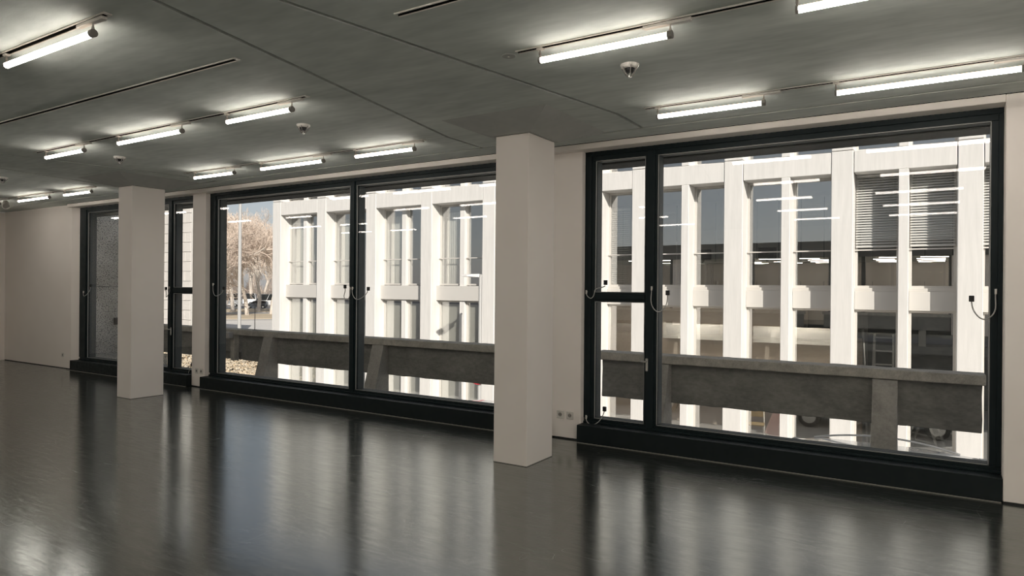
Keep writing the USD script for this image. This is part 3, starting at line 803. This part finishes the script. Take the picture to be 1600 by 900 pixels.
# closed white roller blinds in the lower left windows, curtains above
for k in range(0, 4):
    a, b = P0 + k * PITCH + PW, P0 + (k + 1) * PITCH
    c = (a + b) / 2
    for i, (p, q) in enumerate(((a, c - .1), (c + .1, b))):
        part(ob, 'roller_blind', bx(p + .06, q - .06, 18.05, 18.055, -2.3, 1.05), M['offwhite'])
for k, i in ((0, 0), (1, 0), (2, 0), (3, 0)):
    a = P0 + k * PITCH + PW
    pts = [(a + .12 + t * .5, 18.18 + .02 * math.sin(t * 40)) for t in np.linspace(0, 1, 30)]
    poly = Polygon(pts + [(x, y + .01) for x, y in pts[::-1]])
    part(ob, 'curtain', flat(poly, 1.7, 4.1), M['offwhite'])


def blind(p, q, y, z0, z1, full=True):
    sl = []
    n = int((z1 - z0) / .06)
    ca, sa = math.cos(.75), math.sin(.75)
    for i in range(n):
        z = z1 - .05 - i * .06
        d = .028
        sl.append(hull([(x, y + s * d * ca + o, z + s * d * sa) for x in (p, q) for s in (-1, 1) for o in (-.001, .001)]))
    bl = part(ob, 'blind_rail', [bx(p, q, y - .03, y + .03, z1 - .045, z1, .004), bx(p, q, y - .025, y + .025, z0, z0 + .03, .004)], M['slat'])
    part(bl, 'slats', sl, M['slat'], kind='stuff')
    part(bl, 'cord', [cyl((x, y, z0), (x, y, z1), .003, 6) for x in (p + .12, q - .12)], M['slat'])


for k in (8, 9, 10):
    a, b = P0 + k * PITCH + PW, P0 + (k + 1) * PITCH
    c = (a + b) / 2
    for p, q in ((a, c - .1), (c + .1, b)):
        blind(p + .02, q - .02, 17.99, 2.62, 4.33)
a = P0 + 5 * PITCH + PW; c = (a + P0 + 6 * PITCH) / 2
blind(c + .12, c + .12 + .55, 18.2, 1.75, 3.9)
for k in (0, 1):
    a, b = P0 + k * PITCH + PW, P0 + (k + 1) * PITCH
    c = (a + b) / 2
    for p, q in ((a, c - .1), (c + .1, b)):
        blind(p + .02, q - .02, 17.9, 5.0, 7.55)

# furniture seen in the upper rooms
def desk(x, y, w, lab, rz=0):
    t = thing('desk', lab, 'desk', (x, y, 1.60), rz, group='desks in the offices opposite')
    part(t, 'desk_top', bx(-w / 2, w / 2, -.38, .38, .735, .765, .004), M['offwhite'], local=True)
    for sx in (-1, 1):
        for sy in (-1, 1):
            part(t, 'leg', bx(sx * (w / 2 - .06) - .02, sx * (w / 2 - .06) + .02, sy * .33 - .02, sy * .33 + .02, 0, .735), M['lamp_grey'], local=True)
    part(t, 'modesty_panel', bx(-w / 2 + .1, w / 2 - .1, .28, .295, .25, .735), M['room_wall'], local=True)
    return t


dl = ['white desk upstairs opposite, behind the left half of the second bay', 'white desk upstairs opposite in the right half of the second bay', 'white desk upstairs opposite, left window of the third bay', 'white desk upstairs opposite, right window of the third bay',
      'white desk below the left blind opposite', 'white desk below the right blind opposite']
for (x, y, w), lab in zip(((-6.1, 20.0, 1.2), (-5.1, 19.1, 0.8), (-4.05, 19.6, 1.0), (-2.85, 19.3, 1.1), (-1.35, 19.6, 0.9), (-0.35, 19.5, 1.1)), dl):
    desk(x, y, w, lab)
for (x, y, lab) in ((-4.0, 19.65, 'dark computer screen on a desk in the third bay opposite'), (-5.9, 20.05, 'dark computer screen on a desk in the second bay opposite')):
    t = thing('computer_screen', lab, 'monitor', (x, y, 2.365))
    part(t, 'screen', bx(x - .24, x + .24, y - .02, y + .02, 2.47, 2.78, .006), M['dark'])
    part(t, 'stand', [bx(x - .03, x + .03, y + .02, y + .05, 2.37, 2.6), bx(x - .11, x + .11, y - .08, y + .1, 2.365, 2.38)], M['dark'])
t = thing('floor_lamp', 'slim white standing lamp upstairs opposite, left edge of the right-hand window view', 'lamp', (-6.45, 19.3, 1.6))
part(t, 'pole', cyl((-6.45, 19.3, 1.62), (-6.45, 19.3, 2.98), .022, 10), M['offwhite'], smooth=40)
part(t, 'base', cyl((-6.45, 19.3, 1.6), (-6.45, 19.3, 1.63), .15, 20), M['offwhite'], smooth=40)
part(t, 'arm', bx(-6.75, -6.15, 19.27, 19.33, 2.30, 2.345, .004), M['offwhite'])


def step_ladder(name, lab, x, y, z, h, w, n, spread, rz=0):
    t = thing(name, lab, 'ladder', (x, y, z), rz)
    for s in (-1, 1):
        part(t, 'rail', cyl((s * w / 2 * 1.12, -spread / 2, 0), (s * w / 2, 0, h), .028, 8), M['ladder'], local=True)
        part(t, 'rear_rail', cyl((s * w / 2 * 1.05, spread / 2, 0), (s * w / 2 * .96, .03, h), .024, 8), M['ladder'], local=True)
    for i in range(n):
        f = (i + .8) / n
        yy = -spread / 2 * (1 - f)
        part(t, 'rung', bx(-w / 2 * 1.05, w / 2 * 1.05, yy - .035, yy + .035, f * h - .035, f * h + .0, .003), M['ladder'], local=True)
    return t


step_ladder('step_ladder', 'tall aluminium step ladder standing behind the lower window under the blinds', -1.12, 19.15, -2.42, 2.95, .42, 9, .9)
step_ladder('step_ladder', 'low pale step ladder behind the lower right window opposite', -.22, 19.2, -2.42, 1.35, .5, 4, .85, rz=75)
t = thing('leaning_pole', 'single aluminium ladder rail leaning behind the lower window opposite', 'pole', (-1.47, 18.95, -2.42))
part(t, 'pole', cyl((-1.44, 18.85, -2.40), (-1.58, 19.1, .64), .03, 10), M['ladder'], smooth=40)
t = thing('brick_pillar', 'narrow pale brick pillar behind the lower window next to the ladder', 'pillar', (-1.66, 19.0, -2.42), kind='thing')
nb = 0
for i in range(38):
    z = -2.42 + i * .075
    part(t, 'brick', bx(-1.80, -1.56, 18.72, 18.95, z, z + .066, .004), M['brick'])
part(t, 'mortar', bx(-1.795, -1.566, 18.725, 18.945, -2.42, .43), M['room_wall'])
t = thing('chair', 'small chair with yellow seat and white legs behind the lowest pane opposite', 'chair', (-4.05, 18.75, -2.42), 10)
part(t, 'seat', bx(-.2, .2, -.2, .2, .44, .48, .01), M['yellow'], local=True)
part(t, 'backrest', bx(-.2, .2, .17, .2, .62, .86, .01), M['yellow'], local=True)
for sx in (-1, 1):
    for sy in (-1, 1):
        part(t, 'leg', cyl((sx * .2, sy * .2, 0), (sx * .17, sy * .17, .86 if sy > 0 else .44), .017, 8), M['sign_white'], local=True)
t = thing('painted_board', 'pink board with a red heart leaning behind the chair opposite', 'board', (-3.62, 18.8, -2.42))
brd = bx(-.28, .28, -.012, .012, 0, .95, .003); brd.apply_transform(trimesh.transformations.rotation_matrix(.35, [0, 1, 0])); brd.apply_translation([-3.62, 18.95, -2.30])
part(t, 'board', brd, M['pink'])
tt = np.linspace(0, 2 * PI, 40)
hp = Polygon(np.c_[.0065 * 16 * np.sin(tt) ** 3, .0065 * (13 * np.cos(tt) - 5 * np.cos(2 * tt) - 2 * np.cos(3 * tt) - np.cos(4 * tt))])
hm = prism(list(hp.exterior.coords), 18.93, 18.936); hm.apply_translation([-3.42, 0, -1.72])
part(t, 'heart', hm, M['heart'])

# ------------------------------------------------------------------ street furniture and cars
sl_ = thing('street_lamp', 'pale street lamp with a flat head in front of the office building', 'street lamp', (-11.25, 16.2, GZ))
part(sl_, 'pole', cyl((-11.25, 16.2, GZ), (-11.25, 16.2, 1.95), .06, 14, .045), M['lamp_grey'], smooth=40)
part(sl_, 'arm', bx(-11.28, -11.22, 15.95, 16.26, 1.93, 1.99, .01), M['lamp_grey'])
part(sl_, 'lamp_head', hull([(-11.25 + sx * w, y, z) for y, w, z0, z1 in ((15.98, .12, 1.90, 2.0), (15.6, .14, 1.91, 1.98), (15.42, .08, 1.92, 1.95)) for sx in (-1, 1) for z in (z0, z1)]), M['sign_white'])
sg = thing('road_sign', 'round white road sign with red rim on the street lamp pole', 'road sign', (-11.25, 16.1, -.9))


def disc(r0, r1, y0, y1, n=40):
    """A ring or disc facing -y about the sign's centre."""
    a = np.linspace(0, 2 * PI, n, endpoint=False)
    o = Polygon(np.c_[r1 * np.cos(a), r1 * np.sin(a)])
    if r0 > 0:
        o = Polygon(o.exterior.coords, [np.c_[r0 * np.cos(a), r0 * np.sin(a)]])
    m = trimesh.creation.extrude_polygon(o, y1 - y0, engine='earcut')
    v = m.vertices.copy(); m.vertices = np.c_[v[:, 0], y1 - v[:, 2], v[:, 1]]
    if m.volume < 0:
        m.invert()
    return m


part(sg, 'plate', disc(0, .30, -.012, 0), M['sign_white'], local=True)
part(sg, 'rim', disc(.235, .30, -.016, -.0122), M['sign_red'], local=True)
part(sg, 'clamp', bx(-.05, .05, 0, .06, -.03, .03), M['lamp_grey'], local=True)
fl = thing('street_lamp', 'tall grey lamp mast standing before the bare trees', 'street lamp', (-35.2, 25.6, GZ))
part(fl, 'pole', cyl((-35.2, 25.6, GZ), (-35.2, 25.6, 9.6), .11, 14, .08), M['lamp_grey'], smooth=40)
part(fl, 'arm', tube([(-35.2, 25.6, 9.5), (-35.0, 25.4, 9.9), (-34.2, 24.7, 10.1)], .05, 8), M['lamp_grey'], smooth=True)
part(fl, 'lamp_head', bx(-34.5, -33.8, 24.4, 24.8, 10.02, 10.16, .03), M['lamp_grey'])


def car(lab, x, y, rz, kind, paint, z=GZ, sx=1.0, sz=1.0):
    t = thing('car' if kind != 'van' else 'van', lab, 'car' if kind != 'van' else 'van', (x, y, z), rz)
    if kind == 'estate':
        L, W, H, hood, bs = 4.5, 1.78, 1.46, .92, .98
        low = [(-2.25, .30), (-2.25, .62), (-2.12, .86), (-1.1, .97), (2.15, 1.0), (2.25, .62), (2.2, .30)]
        roof = [(-1.15, .95), (-.45, 1.38), (-.1, 1.45), (1.2, 1.46), (1.85, 1.40), (2.18, .98)]
    elif kind == 'hatch':
        L, W = 4.1, 1.74
        low = [(-2.05, .30), (-2.05, .60), (-1.92, .84), (-1.0, .95), (1.95, .98), (2.05, .62), (2.0, .30)]
        roof = [(-1.05, .93), (-.35, 1.38), (.0, 1.45), (1.0, 1.46), (1.6, 1.38), (2.0, .96)]
    else:
        L, W = 5.6, 2.0
        low = [(-2.8, .35), (-2.8, .9), (-2.55, 1.25), (2.75, 1.3), (2.8, .9), (2.78, .35)]
        roof = [(-2.6, 1.2), (-1.9, 2.15), (-1.5, 2.5), (2.5, 2.55), (2.72, 2.4), (2.76, 1.25)]
    low = [(a * sx, b * sz) for a, b in low]; roof = [(a * sx, b * sz) for a, b in roof]; L *= sx
    hw = W / 2
    body = hull([(px, sy * (hw - (.06 if pz < .5 else .0)), pz) for px, pz in low for sy in (-1, 1)] + [(px, sy * (hw - .1), pz + .02) for px, pz in low[2:5] for sy in (-1, 1)])
    part(t, 'body', body, paint, smooth=25, local=True)
    zb = roof[0][1]; zt = max(p[1] for p in roof)
    def inset(pz):
        return hw - .05 - .20 * (pz - zb) / (zt - zb)
    cab = hull([(px, sy * inset(pz), pz) for px, pz in roof for sy in (-1, 1)])
    part(t, 'cabin_glass', cab, M['car_glass'], smooth=25, local=True)
    top = [p for p in roof if p[1] > zt - .14]
    part(t, 'roof', hull([(px, sy * (inset(pz) + .005), pz + .004) for px, pz in top for sy in (-1, 1)] + [(px * .94, sy * (inset(pz) - .12), pz + .035) for px, pz in top for sy in (-1, 1)]), paint, smooth=30, local=True)
    for f in ((.0, .34, .64, 1.0) if kind != 'van' else (.0, .4, 1.0)):
        xb = roof[0][0] + f * (roof[-1][0] - roof[0][0]); xt = top[0][0] + f * (top[-1][0] - top[0][0])
        for sy in (-1, 1):
            part(t, 'roof_pillar', hull([(xx + d, sy * (yy + o), zz) for xx, yy, zz in ((xb, hw - .05, zb), (xt, inset(zt - .1), zt - .05)) for d in (-.045, .045) for o in (-.02, .012)]), paint, local=True)
    if kind == 'estate':
        for sy in (-1, 1):
            part(t, 'roof_rail', tube([(-.2 * sx, sy * .58, 1.47 * sz), (0.0, sy * .58, 1.52 * sz), (1.3 * sx, sy * .58, 1.53 * sz), (1.6 * sx, sy * .58, 1.45 * sz)], .016, 8), M['steel'], smooth=True, local=True)
    for wx in (L * -.31, L * .30):
        for sy in (-1, 1):
            wh = part(t, 'wheel', cyl((wx, sy * (hw - .18), .32), (wx, sy * (hw + .01), .32), .32, 20), M['tyre'], smooth=40, local=True)
            part(wh, 'hub', cyl((wx, sy * (hw), .32), (wx, sy * (hw + .015), .32), .2, 16), M['steel'], smooth=40, local=True)
    for sy in (-1, 1):
        part(t, 'headlamp', bx(low[0][0] - .01, low[0][0] + .1, sy * (hw - .42) - .15, sy * (hw - .42) + .15, .62 if kind != 'van' else .85, .76 if kind != 'van' else 1.02, .02), M['sign_white'], local=True)
        part(t, 'door_mirror', bx(roof[0][0] + .35, roof[0][0] + .47, sy * (hw + .02), sy * (hw + .17), zb + .02, zb + .16, .03), paint, local=True)
    return t


car('silver estate car roof showing below the parapet at the right-hand window', -1.62, 12.7, 0, 'estate', M['silver'], sx=1.22, sz=1.06)
car('silver car roof showing below the parapet beside the near pillar', -9.15, 12.7, 0, 'hatch', M['silver'], sx=1.1, sz=1.05)
# far vehicles beyond the lawn
def far(pxx, depth):
    d = fw + RR * (pxx - 800) / F_PX
    return d[0] * depth, d[1] * depth
for pxx, dep, kind, paint, lab in ((355, 137, 'van', M['white_paint'], 'white van parked far off, left of the lamp mast'), (380, 150, 'van', M['white_paint'], 'white van parked far off, just right of the lamp mast'),
                                   (401, 126, 'hatch', M['dark_paint'], 'dark car parked far off between the white vans'), (421, 140, 'van', M['white_paint'], 'white van parked far off against the office building corner')):
    x, y = far(pxx, dep)
    car(lab, x, y, 45, kind, paint, z=GZ)

# ------------------------------------------------------------------ stone-clad building beyond the far window
TX0, TX1, TY, TZ1 = -62.0, -37.6, 24.0, 13.0
sb = thing('stone_building', 'pale stone-clad building without windows beyond the far window', 'building', (-48, 24, GZ))
part(sb, 'core', bx(TX0, TX1 - .03, TY + .03, 26.0, GZ, TZ1), M['offwhite'])
rw_, cw_ = .58, 1.05
r_i = 0
z = -2.2
while z < 9.6:
    off = (r_i % 2) * cw_ / 2
    x = TX1
    first = True
    while x > -46.4:
        w_ = cw_ - off if first and off else cw_
        first = False
        dy = rng.uniform(-.012, .012)
        part(sb, 'stone_panel', bx(x - w_ + .012, x, TY - .03 + dy, TY + .05, z, z + rw_ - .02, .008), M['tile_face'])
        x -= w_
    z += rw_; r_i += 1

# ------------------------------------------------------------------ bare trees
def tree(x, y, h, seed, lab):
    rg = np.random.default_rng(seed)
    segs, twigs = [], []
    def grow(p, d, L, r, lev):
        n = 3 if lev < 3 else 2
        q = p
        for i in range(n):
            d2 = d + rg.normal(0, .13 + .03 * lev, 3) + np.array([0, 0, .03]); d2 /= np.linalg.norm(d2)
            e = q + d2 * L / n
            (segs if lev < 3 else twigs).append((q, e, r * (1 - .3 * i / n), r * (1 - .3 * (i + 1) / n)))
            q, d = e, d2
            if lev < 6 and i >= (1 if lev == 0 else 0):
                for _ in range(2 if lev < 2 else (2 if rg.random() < .72 else 1)):
                    a = rg.normal(0, 1, 3); a -= a @ d * d; a /= np.linalg.norm(a)
                    k = rg.uniform(.45, .95)
                    nd = d + a * k + np.array([0, 0, .12]); nd /= np.linalg.norm(nd)
                    grow(q, nd, L * rg.uniform(.52, .74), r * .58, lev + 1)
    grow(np.array([x, y, GZ]), np.array([0, 0, 1.0]), h * .42, h * .019, 0)
    def mesh(lst, n):
        V, Fa, o = [], [], 0
        ang = np.linspace(0, 2 * PI, n, endpoint=False)
        for a, b, r1, r2 in lst:
            d = b - a; d = d / (np.linalg.norm(d) + 1e-9)
            u = np.cross(d, [.3, .9, .2]); u /= np.linalg.norm(u); v = np.cross(d, u)
            ring = np.outer(np.cos(ang), u) + np.outer(np.sin(ang), v)
            V.append(a + ring * max(r1, .016)); V.append(b + ring * max(r2, .014))
            for i in range(n):
                j = (i + 1) % n
                Fa += [(o + i, o + j, o + n + j), (o + i, o + n + j, o + n + i)]
            o += 2 * n
        return trimesh.Trimesh(np.vstack(V), Fa, process=False)
    t = thing('bare_tree', lab, 'tree', (x, y, GZ), group='bare winter trees')
    part(t, 'trunk', mesh(segs, 6), M['bark'])
    part(t, 'twigs', mesh(twigs, 3), M['twig'], kind='stuff')
    return len(segs), len(twigs)


TREES = [(350, 84, 15.5, 'bare tree at the left edge of the middle window view'), (364, 108, 17, 'bare tree directly left of the tall lamp mast'), (386, 96, 15.0, 'bare pale-trunked tree right of the tall lamp mast'),
         (404, 112, 16.5, 'bare tree midway between lamp mast and office building'), (424, 100, 16, 'bare tree beside the corner of the office building'), (394, 150, 20, 'tall bare tree far behind the vans'), (374, 172, 20, 'bare tree farthest back behind the lamp mast'),
         (335, 118, 17, 'bare tree half hidden by the window frame edge'), (412, 176, 20, 'bare tree far behind near the office building'), (354, 150, 20, 'bare tree far behind at the left window edge'), (396, 200, 22, 'hazy bare tree at the very back, mid view'), (430, 150, 19, 'bare tree behind the office building corner')]
for i, (pxx, dep, h, lab) in enumerate(TREES):
    x, y = far(pxx, dep)
    tree(x, y, h, 40 + i, lab)

# the thicket behind the vans, too dense to count
rg = np.random.default_rng(91)
V, Fa, o = [], [], 0
for i in range(9000):
    pxx = rg.uniform(325, 436); dep = rg.uniform(172, 215)
    d = fw + RR * (pxx - 800) / F_PX
    p = np.array([d[0] * dep, d[1] * dep, GZ + rg.uniform(0, 1) ** 1.4 * (5.5 + 3.0 * math.sin(pxx * .21))])
    dr = rg.normal(0, .55, 3) + np.array([0, 0, .9]); dr /= np.linalg.norm(dr)
    q = p + dr * rg.uniform(.8, 2.2)
    u = np.cross(dr, [.3, .9, .2]); u /= np.linalg.norm(u); v = np.cross(dr, u)
    r = .035
    V += [p + u * r, p - u * r * .5 + v * r * .8, p - u * r * .5 - v * r * .8, q]
    Fa += [(o, o + 1, o + 3), (o + 1, o + 2, o + 3), (o + 2, o, o + 3)]
    o += 4
tk = thing('thicket', 'brown leafless thicket along the back behind the vans', 'thicket', (-150, 112, GZ), kind='stuff')
part(tk, 'twigs', trimesh.Trimesh(np.array(V), Fa, process=False), M['twig'], kind='stuff')
